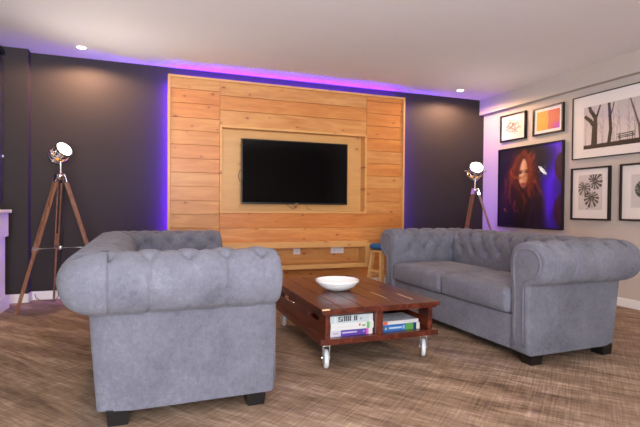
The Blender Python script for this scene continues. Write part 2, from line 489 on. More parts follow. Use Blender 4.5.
HW, DEP = .86, .815
def make_sofa():
    root = empty('chesterfield_sofa', (0, 0, 0), '', 'sofa')
    ctrl = [(-.150, .30), (-.150, .38), (-.152, .46), (-.158, .54), (-.162, .61), (-.156, .675), (-.132, .725), (-.090, .756), (-.035, .768),
            (.022, .764), (.074, .740), (.110, .698), (.126, .642), (.118, .585), (.092, .532), (.050, .502), (.004, .488)]
    ctrl = [(a, b_ if b_ < .5 else .488 + (b_ - .488) * .945) for a, b_ in ctrl]
    prof, tl = cr(ctrl, 92)
    itop = int(np.argmax(prof[:, 1]))
    t = tl - tl[itop]
    full = np.vstack([[(-.150, .066)], [(-.150, .2)], prof, [(0, .476)], [(0, .36)], [(0, .22)], [(0, .066)]])
    T = np.r_[t[0] - .2, t[0] - .1, t, t[-1] + .01, t[-1] + .12, t[-1] + .24, t[-1] + .36]
    tang = np.gradient(full, axis=0); tang /= np.maximum(1e-9, np.hypot(tang[:, 0], tang[:, 1]))[:, None]
    nrm = np.c_[-tang[:, 1], tang[:, 0]]           # points outwards (inner face: -n, roll: away)
    # path samples
    r0 = .06
    straight = DEP - r0; arc = r0 * PI / 2; back = 2 * (HW - r0)
    S1 = straight; S2 = S1 + arc; S3 = S2 + back; S4 = S3 + arc; S5 = S4 + straight
    def unique_s():
        seg = [np.linspace(.03, S1, 124)[:-1], np.linspace(S1, S2, 13)[:-1], np.linspace(S2, S3, 250)[:-1], np.linspace(S3, S4, 13)[:-1], np.linspace(S4, S5 - .03, 124)]
        return np.concatenate(seg)
    SS = unique_s()
    pitch = .1625
    tA, pt = .075, .112
    def hgt(s, tt):
        # s measured from each arm front along the arm, and from the middle along the back
        if s < S1 - .02: u = (s - .085) / pitch
        elif s > S4 + .02: u = (S5 - s - .085) / pitch
        else: u = (s - (S2 + S3) / 2) / pitch
        h = 0.0
        if tt < tA:
            r_ = (tA - tt) / pt
            a = u + r_ / 2; b_ = u - r_ / 2
            fold = abs(math.sin(PI * a) * math.sin(PI * b_))
            fade = 1.0 if r_ < 3.1 else max(0.0, 1 - (r_ - 3.1) / .6)
            h += fade * .019 * (fold ** .42 - .6)
            rr = min(3, round(r_))
            uu = round(u - (rr % 2) / 2) + (rr % 2) / 2
            d2 = ((u - uu) * pitch) ** 2 + ((r_ - rr) * pt) ** 2
            h -= .030 * math.exp(-d2 / .022 ** 2)
        else:
            k = min(1.0, (tt - tA) / .05)
            d2 = ((u - round(u)) * pitch) ** 2 + (tt - tA) ** 2
            h -= .030 * math.exp(-d2 / .022 ** 2)
            seam = abs(math.sin(PI * u)) ** .45
            lim = t[-1] - .03
            h -= k * .0045 * math.exp(-((u - round(u)) * pitch / .0065) ** 2)
            f2 = 1.0 if tt < lim else max(0, 1 - (tt - lim) / .03)
            h += f2 * ((.013 * (seam - .6)) * (1 - k) + k * .009 * (seam - .75))
        return h
    def place(s, n, z):
        cx = HW - r0
        if s <= S1:
            x = -(HW + n); y = s
        elif s < S2:
            a = (s - S1) / arc * PI / 2
            x = -(cx + (r0 + n) * math.cos(a)); y = DEP - r0 + (r0 + n) * math.sin(a)
        elif s <= S3:
            x = -cx + (s - S2); y = DEP + n
        elif s < S4:
            a = (S4 - s) / arc * PI / 2
            x = cx + (r0 + n) * math.cos(a); y = DEP - r0 + (r0 + n) * math.sin(a)
        else:
            x = HW + n; y = S5 - s
        if n < -r0:
            y = min(y, DEP + n); x = max(-(HW + n), min(HW + n, x))
        return (x, y, z)
    # the back leans its inner face a little further into the seat
    def backness(s):
        if S2 < s < S3:
            return min(1.0, (s - S2) / .14, (S3 - s) / .14)
        return 0.0
    nT = len(full)
    grid = []
    for s in SS:
        bk = backness(s)
        row = []
        for k in range(nT):
            n, z = full[k]
            if 2 <= k < 2 + len(prof):
                h = hgt(s, T[k])
                if s < .06 or s > S5 - .06: h *= max(0, (min(s, S5 - s) - .03) / .03)
                n2 = n + nrm[k, 0] * h; z2 = z + nrm[k, 1] * h
            else:
                n2, z2 = n, z
            if n == 0 and z < .47:
                tw = 1.0 if S1 < s < S4 else max(0.0, 1 - min(abs(s - S1), abs(s - S4)) / .12)
                n2 -= tw * .030 * (.476 - z) / .41
            if n < -.05:
                n2 -= bk * .05 * (1 - max(0, (z - .3)) / .55)
            row.append(place(s, n2, z2))
        grid.append(row)
    grid = np.array(grid)
    i1 = int(np.searchsorted(SS, (S1 + S2) / 2)); i2 = int(np.searchsorted(SS, (S3 + S4) / 2))
    def outline(inset, y, sgn):
        # closed outline of the arm front, inset inwards
        cl = np.vstack([full, [(-.075, .066)]])
        N = len(cl); out = []
        for k in range(N):
            a = cl[k - 1]; b2 = cl[(k + 1) % N]
            tg = b2 - a; tg = tg / max(1e-9, np.hypot(*tg))
            nn = np.array((-tg[1], tg[0]))
            if k in (0, N - 2):       # square bottom corners
                nn = np.array((-1, -1.)) if k == 0 else np.array((1, -1.))
            p = cl[k] - nn * inset
            p[1] = max(p[1], .066)
            out.append((sgn * (HW + p[0]), y, p[1]))
        return out
    def sheet(g, name, capsgn=None):
        ni = g.shape[0]
        vs = [tuple(p) for p in g.reshape(-1, 3)]
        fs = []
        for i in range(ni - 1):
            for k in range(nT - 1):
                fs.append((i * nT + k, (i + 1) * nT + k, (i + 1) * nT + k + 1, i * nT + k + 1))
        mb = MB().add(vs, fs)
        if capsgn is not None:
            R_ = .03
            prev = None
            for q in range(0, 6):
                th = q / 5 * PI / 2
                ring = outline(R_ * (1 - math.cos(th)) * .8, R_ * (1 - math.sin(th)), capsgn)
                N = len(ring)
                if prev is not None:
                    mb.add(prev + ring, [(k, (k + 1) % N, N + (k + 1) % N, N + k) for k in range(N)])
                prev = ring
            bm = bmesh.new()
            vv = [bm.verts.new(p) for p in prev]
            ed = [bm.edges.new((vv[k], vv[(k + 1) % len(vv)])) for k in range(len(vv))]
            bmesh.ops.triangle_fill(bm, use_beauty=True, edges=ed)
            mb.frombm(bm)
        bm = bmesh.new()
        tmp = mb.build(name, M['velvet'], root, True, 50)
        bm.from_mesh(tmp.data); bmesh.ops.remove_doubles(bm, verts=bm.verts, dist=.0006)
        bmesh.ops.recalc_face_normals(bm, faces=bm.faces)
        bm.to_mesh(tmp.data); bm.free()
        tmp.data.polygons.foreach_set('use_smooth', [True] * len(tmp.data.polygons))
        tmp.data.set_sharp_from_angle(angle=math.radians(62))
        return tmp
    armL = sheet(grid[:i1 + 1], 'armrest', -1)
    backr = sheet(grid[i1:i2 + 1], 'backrest')
    armR = sheet(grid[i2:], 'armrest', 1)
    for sgn, arm in ((-1, armL), (1, armR)):
        # piping following the scroll, and the row of studs down the inner edge
        o1 = outline(.042, -.001, sgn)
        pts = [p for p in o1 if p[2] > .10]
        # begin at the bottom of the inner edge, go round the scroll
        MB().tube(pts[:len(pts) - 1], .0068, 8).build('piping', M['velvet'], arm, True)
        st = MB()
        for k in range(26):
            z = .11 + k * .0165
            st.ball((sgn * (HW - .134 + .012), -.001, z), .0055, 8, (1, .7, 1))
        st.build('stud_row', M['button'], arm, True)
        MB().tube([(sgn * (HW - .022), -.001, .11), (sgn * (HW - .022), -.001, .30), (sgn * (HW - .022), -.001, .50)], .004, 8).build('piping', M['velvet'], arm, True)
    # buttons sunk in the tufts
    pts = []
    for s_dir in range(2):
        for rr in range(4):
            for uu in range(0, 5):
                u = uu + (rr % 2) / 2
                s = u * pitch + .085
                if s > S1 - .06 or (rr >= 1 and s > S1 - .2): continue
                pts.append((s if s_dir == 0 else S5 - s, tA - rr * pt, s_dir))
    nb = 5
    for rr in range(4):
        for uu in range(-nb, nb + 1):
            u = uu + (rr % 2) / 2
            s = (S2 + S3) / 2 + u * pitch
            lim = .12 if rr == 0 else .22
            if s < S2 + lim - .08 or s > S3 - lim + .08: continue
            pts.append((s, tA - rr * pt, 2))
    for s, tt, w_ in pts:
        k = int(np.argmin(np.abs(T - tt)))
        n, z = full[k]; h = hgt(s, tt) + .002
        n2 = n + nrm[k, 0] * h; z2 = z + nrm[k, 1] * h
        if n < -.05: n2 -= backness(s) * .05 * (1 - max(0, (z - .3)) / .55)
        MB().ball(place(s, n2, z2), .0085, 10).build('button', M['button'], (armL, armR, backr)[w_], True)
    # seat base, cushions
    b = MB().box(-HW + .148, HW - .148, .018, .66, .068, .287, .012)
    b.build('seat_base', M['velvet'], root, True, 40)
    MB().box(-HW + .02, HW - .02, .03, DEP - .07, .061, .070).build('dust_cover', M['dark'], root)
    def cushion(cx):
        N1, N2, N3 = 40, 36, 12
        hx, hy, hz, r = .352, .302, .079, .040
        bm = bmesh.new()
        vs = {}
        def vert(i, j, k):
            key = (i, j, k)
            if key not in vs:
                p = Vector((-hx + 2 * hx * i / N1, -hy + 2 * hy * j / N2, -hz + 2 * hz * k / N3))
                q = Vector((max(-hx + r, min(hx - r, p.x)), max(-hy + r, min(hy - r, p.y)), max(-hz + r, min(hz - r, p.z))))
                d = p - q
                if d.length > 1e-6: p = q + d.normalized() * r
                u, v = p.x / hx, p.y / hy
                pf = max(0, (1 - u ** 4)) * max(0, (1 - v ** 4))
                w2 = .0035 * math.sin(9 * u + 3 * v + cx * 5) + .003 * math.sin(13 * v - 4 * u + cx)
                p.z += (.022 * pf + w2 * pf) if p.z > 0 else 0
                fr = max(0, 1 - u ** 4) * (1 - (p.z / hz) ** 2 if abs(p.z) < hz else 0)
                if v < -.8: p.y -= .010 * fr
                vs[key] = bm.verts.new(p)
            return vs[key]
        def quad(a, b_, c_, d_): bm.faces.new([vert(*a), vert(*b_), vert(*c_), vert(*d_)])
        for i in range(N1):
            for j in range(N2):
                quad((i, j, 0), (i + 1, j, 0), (i + 1, j + 1, 0), (i, j + 1, 0)); quad((i, j, N3), (i + 1, j, N3), (i + 1, j + 1, N3), (i, j + 1, N3))
            for k in range(N3):
                quad((i, 0, k), (i + 1, 0, k), (i + 1, 0, k + 1), (i, 0, k + 1)); quad((i, N2, k), (i + 1, N2, k), (i + 1, N2, k + 1), (i, N2, k + 1))
        for j in range(N2):
            for k in range(N3):
                quad((0, j, k), (0, j + 1, k), (0, j + 1, k + 1), (0, j, k + 1)); quad((N1, j, k), (N1, j + 1, k), (N1, j + 1, k + 1), (N1, j, k + 1))
        c = MB().frombm(bm, 0, Matrix.Translation((cx, .288, .368))).build('seat_cushion', M['velvet'], root, True)
        for z in (.430, .306):
            q = .012
            x0, x1, y0, y1 = cx - hx + q, cx + hx - q, .288 - hy - .004 + q, .288 + hy - q
            ring = []
            rr = .03
            for (ox, oy, a0) in ((x1 - rr, y0 + rr, -90), (x1 - rr, y1 - rr, 0), (x0 + rr, y1 - rr, 90), (x0 + rr, y0 + rr, 180)):
                for a in range(0, 91, 18):
                    an = math.radians(a0 + a)
                    ring.append((ox + rr * math.cos(an), oy + rr * math.sin(an), z))
            MB().tube(ring, .0045, 8, closed=True).build('piping', M['velvet'], c, True)
    cushion(-.354); cushion(.354)
    for sx in (-1, 1):
        for y in (.090, DEP - .118):
            lg = MB()
            x = sx * (HW - .060)
            vs = [(x - .046, y - .046, .062), (x + .046, y - .046, .062), (x + .046, y + .046, .062), (x - .046, y + .046, .062),
                  (x - .040, y - .040, 0), (x + .040, y - .040, 0), (x + .040, y + .040, 0), (x - .040, y + .040, 0)]
            lg.add(vs, [(0, 1, 2, 3), (4, 5, 6, 7), (0, 1, 5, 4), (1, 2, 6, 5), (2, 3, 7, 6), (3, 0, 4, 7)])
            lg.build('leg', M['legblack'], root)
    return root

sofa = make_sofa()
def set_sofa(o, cx, cy, base, turn):
    # turned a little about its near front corner
    d = Vector((0, .86, 0)); d.rotate(Matrix.Rotation(turn, 3, 'Z'))
    o.location = Vector((cx, cy, 0)) + d; o.rotation_euler = (0, 0, base + turn)
set_sofa(sofa, .562, 2.15, PI / 2, math.radians(1.4))
tag(sofa, 'grey velvet chesterfield sofa left of the coffee table, its tall side towards us', 'sofa', 'grey buttoned sofas')
sofa2 = copy_tree(sofa)
set_sofa(sofa2, 2.112, 2.15, -PI / 2, math.radians(1.35))
tag(sofa2, 'grey velvet chesterfield sofa under the framed pictures, seat cushions in view', 'sofa', 'grey buttoned sofas')

# ------------------------------------------------------------------ coffee table
ct = empty('coffee_table', (1.29, 3.04, 0), 'dark reddish wooden pallet coffee table on white castors between the sofas', 'coffee table')
tx0, tx1, ty0, ty1 = -.39, .395, -.61, .60
ztop = .372
b = MB(); npl = 6; wd = (tx1 - tx0) / npl
for k in range(npl):
    b.box(tx0 + k * wd + .0018, tx0 + (k + 1) * wd - .0018, ty0, ty1, ztop - .024, ztop, .0025, random.random())
b.build('tabletop', M['mahogany'], ct)
MB().box(tx0 + .02, tx1 - .02, ty0 + .012, ty1 - .012, ztop - .038, ztop - .0245, .002, .4).build('under_top_board', M['mahogany'], ct)
def side(x, name):
    s = MB(); a, c_ = x - .014, x + .014
    z0, z1 = .193, ztop - .038
    y0, y1 = ty0 + .03, ty1 - .03
    zs0, zs1 = z0 + .075, z0 + .105      # hand slots
    s.box(a, c_, y0, y1, z0, zs0, .001, .2); s.box(a, c_, y0, y1, zs1, z1, .001, .2)
    L = y1 - y0
    cuts = [0, .10, .28, .66, .84, 1]
    for k in (0, 2, 4):
        s.box(a, c_, y0 + cuts[k] * L, y0 + cuts[k + 1] * L, zs0, zs1, 0, .2)
    s.build(name, M['mahogany'], ct)
side(-.34, 'side_panel'); side(.345, 'side_panel')
MB().box(-.008 - .022, -.008 + .022, ty0 + .032, ty1 - .032, .193, ztop - .038, .002, .6).build('centre_divider', M['mahogany'], ct)
for x, y in ((-.40, 0), ):
    pass
s = MB()
s.box(-.385, .398, ty0 + .02, ty1 - .02, .158, .193, .003, .3)
s.build('shelf', M['mahogany'], ct)
MB().box(-.33, .33, -.012, .012, .193, ztop - .038, .001, .9).build('cross_partition', M['mahogany'], ct)
# bare chipped plank edges
for k, (y0_, y1_, w_) in enumerate(((-.42, -.20, .005), (-.50, -.31, .008))):
    xk = tx0 + (4 + k) * wd - .004 if k else tx0 + 4 * wd - .012
    MB().box(xk, xk + w_, y0_, y1_, ztop - .003, ztop + .0006).build('chipped_edge', M['chip'], ct)
m_ = MB()
m_.box(tx0 + .002, tx0 + .05, ty0 - .0006, ty0 + .006, ztop - .006, ztop + .0006); m_.build('chipped_edge', M['chip'], ct)
# bent chrome bar added on the left side to give a pale slash
MB().tube([(-.356, .03, .285), (-.372, .05, .288), (-.372, .17, .288), (-.356, .19, .285)], .006, 8).build('chrome_bar', M['chrome'], ct, True)
def caster(x, y, rz):
    c = bpy.data.objects.new('caster', None); COL.objects.link(c); c.parent = ct
    c.location = (x, y, 0); c.rotation_euler = (0, 0, rz)
    p = MB()
    p.box(-.03, .03, -.03, .03, .152, .158, .001)
    p.lathe([(.0, .152), (.022, .150), (.022, .138), (0, .136)], seg=16)
    p.box(-.021, -.017, -.018, .030, .055, .142, .002); p.box(.017, .021, -.018, .030, .055, .142, .002)
    p.box(-.021, .021, -.018, .030, .134, .140, .002)
    p.tube([(-.026, .012, .062), (.026, .012, .062)], .006, 8)
    p.build('fork', M['steel'], c, True, 30)
    R90 = Matrix.Rotation(PI / 2, 4, 'Y')
    MB().lathe([(.012, -.012), (.048, -.014), (.055, -.010), (.057, 0), (.055, .010), (.048, .014), (.012, .012)], c=(0, .012, .057), seg=28, M=R90, close=True).build('wheel', M['wheel'], c, True, 40)
    return c
for x, y, a in ((-.325, -.515, -.22), (.345, -.505, -.50), (-.30, .50, -.1), (.34, .50, -.2)):
    caster(x, y, a)

# ------------------------------------------------------------------ flat prints
def print_grid(name, w, h, nx, ny, fn, mat, parent, frame_m):
    """grid in the local plane; u 0..1 left to right, v 0..1 bottom to top; frame_m maps (u*w, v*h) to the parent's space"""
    u, v = np.meshgrid(np.linspace(0, 1, nx), np.linspace(0, 1, ny))
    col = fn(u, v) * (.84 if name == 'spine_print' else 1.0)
    vs = [tuple(frame_m(a * w, b_ * h)) for a, b_ in zip(u.ravel(), v.ravel())]
    fs = [(j * nx + i, j * nx + i + 1, (j + 1) * nx + i + 1, (j + 1) * nx + i) for j in range(ny - 1) for i in range(nx - 1)]
    me = bpy.data.meshes.new(name); me.from_pydata(vs, [], fs)
    at = me.color_attributes.new('Ink', 'FLOAT_COLOR', 'POINT')
    c = np.clip(col.reshape(-1, 3), 0, 1)
    lin = np.where(c <= .04045, c / 12.92, ((c + .055) / 1.055) ** 2.4)
    at.data.foreach_set('color', np.c_[lin, np.ones(len(lin))].ravel())
    me.materials.append(mat); me.update()
    o = bpy.data.objects.new(name, me); COL.objects.link(o); o.parent = parent
    return o

def K(r, g, b_): return np.array((r, g, b_)) / 255.0
def lerp(c, k, m): return c * (1 - m[..., None]) + k * m[..., None]
def sst(a, b_, x):
    t = np.clip((x - a) / (b_ - a), 0, 1); return t * t * (3 - 2 * t)
def fill(u, k): return np.ones(u.shape + (3,)) * k
def segd(u, v, x0, y0, x1, y1, asp=1.0):
    """distance to a segment, and the position along it"""
    px, py = (u - x0) * asp, v - y0; dx, dy = (x1 - x0) * asp, y1 - y0
    t = np.clip((px * dx + py * dy) / (dx * dx + dy * dy), 0, 1)
    return np.hypot(px - t * dx, py - t * dy), t
def stroke(c, u, v, pts, w0, w1, k, asp=1.0, soft=.006, al=1.0):
    n = len(pts) - 1
    for q in range(n):
        d, t = segd(u, v, *pts[q], *pts[q + 1], asp)
        w = w0 + (w1 - w0) * (q + t) / n
        c = lerp(c, k, al * sst(w + soft, w - soft * .3, d))
    return c
_rg = np.random.RandomState(3)
def vnoise(u, v, sx, sy, seed=0):
    rs = np.random.RandomState(seed); g = rs.rand(64, 64)
    x = (u * sx) % 63; y = (v * sy) % 63
    i = x.astype(int); j = y.astype(int); fx = x - i; fy = y - j
    fx = fx * fx * (3 - 2 * fx); fy = fy * fy * (3 - 2 * fy)
    return (g[j, i] * (1 - fx) + g[j, i + 1] * fx) * (1 - fy) + (g[j + 1, i] * (1 - fx) + g[j + 1, i + 1] * fx) * fy

def art_portrait(u, v):
    y = 1 - v; x = u
    c = fill(u, K(16, 9, 14))
    # blue-violet light at the right
    edge = .66 + .10 * np.sin(y * 5.2 + .6) + .05 * np.sin(y * 11)
    vi = sst(edge - .14, edge + .14, x)
    c = lerp(c, K(38, 12, 150), vi * .95)
    core = np.exp(-((x - (edge + .20)) / .085) ** 2)
    c = lerp(c, K(84, 26, 240), core * .9)
    for cx, cy, rx, ry in ((1.0, .29, .11, .17), (1.02, .80, .14, .20)):
        d = np.hypot((x - cx) / rx, (y - cy) / ry)
        c = lerp(c, K(44, 8, 44), sst(1.15, .85, d))
    # long red hair
    cen = .40 - .12 * (y - .2)
    wid = .12 + .36 * np.clip(y + .05, 0, .9) ** .8
    hair = sst(1.1, .8, np.abs(x - cen) / wid) * sst(.02, .10, y) * sst(.98, .55, y)
    st1 = vnoise(x + .25 * np.sin(y * 4), y, 34, 3, 1); st2 = vnoise(x + .1 * np.sin(y * 7), y, 60, 6, 2)
    s_ = .55 * st1 + .45 * st2
    hc = fill(u, K(52, 16, 12)); hc = lerp(hc, K(126, 50, 24), sst(.4, .85, s_)); hc = lerp(hc, K(176, 84, 40), sst(.75, 1, s_) * .7)
    c = c * (1 - hair[..., None] * .92) + hc * hair[..., None] * .92
    dark = sst(.55, 1.0, y) * .85 + .45 * sst(.32, .1, x) * sst(.3, .6, y)
    c = lerp(c, K(20, 8, 14), np.clip(dark, 0, .9) * hair)
    # face
    fx = (x - .415 - .02 * (y - .3)) / (.115 - .06 * np.clip((y - .30) / .25, 0, 1)); fy = (y - .335) / .20
    face = sst(1.08, .86, np.hypot(fx, fy))
    fc = lerp(fill(u, K(232, 190, 156)), K(160, 92, 62), sst(.1, 1.0, fx * .9 + .15))
    fc = lerp(fc, K(120, 56, 36), sst(.35, .95, (y - .3) / .25) * .5)
    c = c * (1 - face[..., None]) + fc * face[..., None]
    def blob(c, cx, cy, rx, ry, k, al=1.0):
        return lerp(c, np.array(k) / 255.0, al * np.exp(-(((x - cx) / rx) ** 2 + ((y - cy) / ry) ** 2)))
    c = stroke(c, x, y, [(.42, .07), (.345, .16), (.305, .30), (.30, .46)], .034, .030, K(84, 30, 18), 1, .03, .92)
    c = stroke(c, x, y, [(.43, .07), (.50, .16), (.535, .30), (.54, .50)], .026, .030, K(104, 40, 20), 1, .03, .92)
    c = blob(c, .365, .315, .045, .018, (60, 26, 20), .95)      # eye and brow
    c = blob(c, .36, .292, .05, .010, (96, 46, 30), .8)
    c = blob(c, .368, .318, .014, .010, (18, 10, 14), 1)
    c = blob(c, .47, .312, .032, .016, (60, 24, 18), .95)
    c = blob(c, .47, .290, .035, .009, (96, 44, 28), .8)
    c = blob(c, .418, .40, .022, .018, (150, 84, 60), .6)       # nose
    c = blob(c, .395, .35, .012, .045, (250, 218, 190), .5)
    c = blob(c, .415, .462, .045, .016, (150, 40, 34), .95)     # mouth
    c = blob(c, .415, .545, .06, .05, (44, 14, 14), .8)
    # hair crossing the face
    for pts, w0, w1, k, al in (
        ([(.20, .30), (.27, .37), (.36, .385), (.47, .35)], .014, .008, (226, 124, 52), .9),
        ([(.50, .12), (.53, .28), (.50, .44), (.52, .62)], .020, .012, (196, 84, 34), .85),
        ([(.34, .10), (.27, .24), (.22, .42), (.16, .62)], .020, .014, (186, 82, 36), .7),
        ([(.30, .12), (.22, .26), (.18, .46), (.20, .70)], .010, .008, (222, 116, 52), .6),
        ([(.56, .20), (.60, .38), (.56, .56)], .016, .010, (140, 52, 26), .7),
        ([(.14, .40), (.10, .56), (.13, .74)], .014, .008, (190, 84, 32), .55),
        ([(.42, .58), (.44, .70), (.42, .82)], .012, .006, (196, 80, 30), .7),
        ([(.24, .76), (.28, .68), (.27, .80), (.34, .80)], .007, .006, (214, 84, 30), .7),
        ([(.52, .62), (.60, .60), (.66, .64)], .010, .008, (150, 52, 24), .6)):
        c = stroke(c, x, y, pts, w0, w1, np.array(k) * .72 / 255, 1, .020, al * .6)
    # dark shoulder and the raised hands
    sh_ = sst(.10, -.05, np.abs(x - .60) - .06 - .25 * np.clip(y - .58, 0, 1)) * sst(.55, .68, y)
    c = lerp(c, K(22, 9, 26), sh_ * .85)
    c = stroke(c, x, y, [(.50, 1.0), (.56, .78), (.60, .60)], .02, .012, K(50, 22, 50), 1, .02, .5)
    c = blob(c, .60, .44, .03, .02, (170, 80, 46), .7)
    for px_, py_, q in ((.70, .30, .008), (.66, .33, .006), (.73, .36, .006), (.75, .27, .006), (.10, .78, .012)):
        c = blob(c, px_, py_, q, q, (250, 200, 170), .8)
    c = blob(c, .12, .80, .03, .02, (150, 70, 40), .7)
    return c

def art_forest(u, v):
    n1 = vnoise(u, v, 5, 4, 5)
    c = lerp(fill(u, K(214, 204, 202)), K(176, 166, 166), v * .55 * (0.5 + n1))
    # faint far trunks
    rs = np.random.RandomState(12)
    for k in range(16):
        x = rs.rand(); hgt_ = .45 + .5 * rs.rand(); l = (rs.rand() - .5) * .10
        pts = [(x, .08), (x + l * .4, .08 + hgt_ * .5), (x + l, .08 + hgt_)]
        c = stroke(c, u, v, pts, .0045, .002, K(120, 112, 112), 1.6, .004, .75)
        for q in range(3):
            a = .45 + .15 * q; sx = .03 + .03 * rs.rand(); sg = 1 if q % 2 else -1
            c = stroke(c, u, v, [(x + l * a, .08 + hgt_ * a), (x + l * a + sg * sx, .08 + hgt_ * a + .12)], .003, .0015, K(130, 122, 122), 1.6, .004, .7)
    D = K(46, 40, 40)
    # the two thick trunks
    c = stroke(c, u, v, [(.17, .06), (.175, .34), (.18, .55)], .075, .062, D, 1.6, .008)
    c = stroke(c, u, v, [(.17, .52), (.11, .66), (.03, .77)], .046, .036, D, 1.6, .008)
    c = stroke(c, u, v, [(.19, .52), (.185, .72), (.11, .90), (.09, 1.0)], .050, .034, D, 1.6, .008)
    c = stroke(c, u, v, [(.19, .66), (.23, .84), (.26, .98)], .026, .014, D, 1.6, .008)
    c = stroke(c, u, v, [(.40, .08), (.425, .40), (.41, .70), (.395, 1.0)], .040, .030, D, 1.6, .007)
    c = stroke(c, u, v, [(.42, .70), (.46, .90), (.47, 1.0)], .011, .007, D, 1.6, .007)
    c = stroke(c, u, v, [(.84, .08), (.82, .4), (.74, .8), (.70, 1.0)], .022, .012, K(84, 76, 76), 1.6, .006)
    c = stroke(c, u, v, [(.83, .35), (.90, .7), (.95, 1.0)], .020, .012, K(84, 76, 76), 1.6, .006)
    c = stroke(c, u, v, [(.97, .08), (.96, .5), (.99, 1.0)], .032, .012, D, 1.6, .006)
    # ground and bench
    g = sst(.105, .085, v - .035 * u + .015 * vnoise(u, v, 30, 8, 8))
    c = lerp(c, K(40, 34, 36), g)
    B = K(52, 46, 46)
    for z in (.20, .245, .165):
        c = stroke(c, u, v, [(.53, z), (.76, z + .02)], .0085, .0085, B, 1.6, .004)
    for x in (.555, .735):
        c = stroke(c, u, v, [(x, .10), (x, .26)], .008, .008, B, 1.6, .004)
    return c

def art_abstract(u, v):
    c = fill(u, K(214, 160, 58))
    n = vnoise(u, v, 7, 5, 21)
    c = lerp(c, K(200, 140, 60), n * .6)
    m = sst(.50, .53, u + .02 * np.sin(v * 9))
    c = lerp(c, K(196, 104, 70), m)
    s_ = np.exp(-((u - .555) / .035) ** 2); c = lerp(c, K(168, 100, 130), s_ * .8)
    p = sst(.50, .05, v) * sst(.62, .85, u); c = lerp(c, K(182, 74, 190), p)
    c = lerp(c, K(205, 96, 96), sst(.75, 1, v) * m * .6)
    return c

def art_sketch(u, v):
    c = fill(u, K(222, 214, 210))
    rs = np.random.RandomState(31)
    for k in range(70):
        a = rs.rand() * 2 * PI; q = math.sqrt(rs.rand()) * .34
        cx, cy = .5 + q * math.cos(a), .5 + q * math.sin(a) * .85; r = .03 + .05 * rs.rand()
        ph = rs.rand() * 6; pts = [(cx + r * math.cos(ph + w * .8), cy + r * math.sin(ph + w * .8) * .8) for w in range(6)]
        c = stroke(c, u, v, pts, .005, .004, K(78, 70, 66), 1.2, .006, .8)
    return c

def monstera(c, u, v, cx, cy, r, ang, asp, k, seed):
    rs = np.random.RandomState(seed)
    dx, dy = (u - cx) * asp, v - cy
    ca, sa = math.cos(ang), math.sin(ang)
    x = dx * ca + dy * sa; y = -dx * sa + dy * ca
    # outline: heart shape, x along the midrib
    rad = np.hypot(x, y); th = np.arctan2(y, x)
    R = r * (.80 + .20 * np.cos(th)) * (1 - .55 * np.exp(-((np.abs(th) - PI) / .35) ** 2))
    inside = sst(1.04, .96, rad / R)
    # splits between the fingers
    ph = th * 6.5 + .7 * np.sign(th)
    cut = sst(.72, .95, np.abs(np.sin(ph))) * sst(.28, .5, rad / R)
    m = inside * (1 - cut) * (1 - .8 * np.exp(-(y / (r * .02)) ** 2) * (x > 0))
    tone = .65 + .35 * vnoise(u, v, 30, 30, seed)
    return lerp(c, k, np.clip(m * tone, 0, 1))

def art_leaves(u, v):
    c = fill(u, K(206, 198, 196)); asp = .80
    D = K(52, 50, 46)
    c = stroke(c, u, v, [(.36, .02), (.50, .12), (.52, .42), (.47, .75)], .006, .005, D, asp, .005)
    c = monstera(c, u, v, .66, .80, .30, .35, asp, D, 3)
    c = monstera(c, u, v, .25, .66, .27, -1.75, asp, K(74, 70, 64), 4)
    c = monstera(c, u, v, .55, .36, .30, -1.45, asp, D, 5)
    return c
def art_ball(u, v):
    c = fill(u, K(204, 198, 196)); asp = .80
    d = np.hypot((u - .48) * asp, v - .55)
    th = np.arctan2(v - .55, (u - .48) * asp)
    m = sst(.27, .255, d + .012 * np.sin(th * 17))
    tx_ = vnoise(u, v, 26, 26, 9) * .6 + .4 * np.abs(np.sin(th * 12 + d * 30))
    c = lerp(c, K(54, 66, 58), m)
    c = lerp(c, K(176, 178, 172), m * sst(.45, .8, tx_) * .85)
    c = lerp(c, K(30, 36, 34), m * sst(.12, .26, d) * sst(.60, .35, v) * .6)
    return c

def picture(name, yl, yr, z0, z1, margin, art, nx, ny, label, fw=.018, dep=.035, canvas=False, rule=None):
    """a frame on the right wall; yl is its far edge, yr its near edge"""
    W = yl - yr; H = z1 - z0
    o = empty(name, (XR, (yl + yr) / 2, z0), label, 'picture', rz=-PI / 2, group='framed pictures on the right wall')
    # local x runs to the viewer's right, -y out of the wall
    f = MB()
    f.box(-W / 2, -W / 2 + fw, -dep, 0, 0, H, .0015); f.box(W / 2 - fw, W / 2, -dep, 0, 0, H, .0015)
    f.box(-W / 2 + fw, W / 2 - fw, -dep, 0, 0, fw, .0015); f.box(-W / 2 + fw, W / 2 - fw, -dep, 0, H - fw, H, .0015)
    f.build('picture_frame', M['frame'], o)
    if not canvas:
        MB().box(-W / 2 + fw, W / 2 - fw, -.018, -.004, fw, H - fw).build('mount_board', M['mat'], o)
    else:
        MB().box(-W / 2 + fw, W / 2 - fw, -.018, -.004, fw, H - fw).build('backing_board', M['frame'], o)
    ml, mr, mb_, mt = margin
    a, b_ = -W / 2 + fw + ml, W / 2 - fw - mr; c_, d_ = fw + mb_, H - fw - mt
    print_grid('printed_image', b_ - a, d_ - c_, nx, ny, art, M['print'], o, lambda x, z: (a + x, -.0186, c_ + z))
    MB().box(-W / 2 + fw, W / 2 - fw, -.0255, -.0235, fw, H - fw).build('glass_pane', M['pane'], o)
    return o
picture('framed_portrait', 4.965, 3.935, .716, 1.733, (0, 0, 0, 0), art_portrait, 170, 168, 'large dark portrait of a red haired person with a violet glow at its edge', .014, .035, True)
picture('framed_sketch', 4.94, 4.50, 1.826, 2.172, (.012, .012, .012, .012), art_sketch, 110, 90, 'small framed pen drawing of tangled leaves, nearest the dark wall')
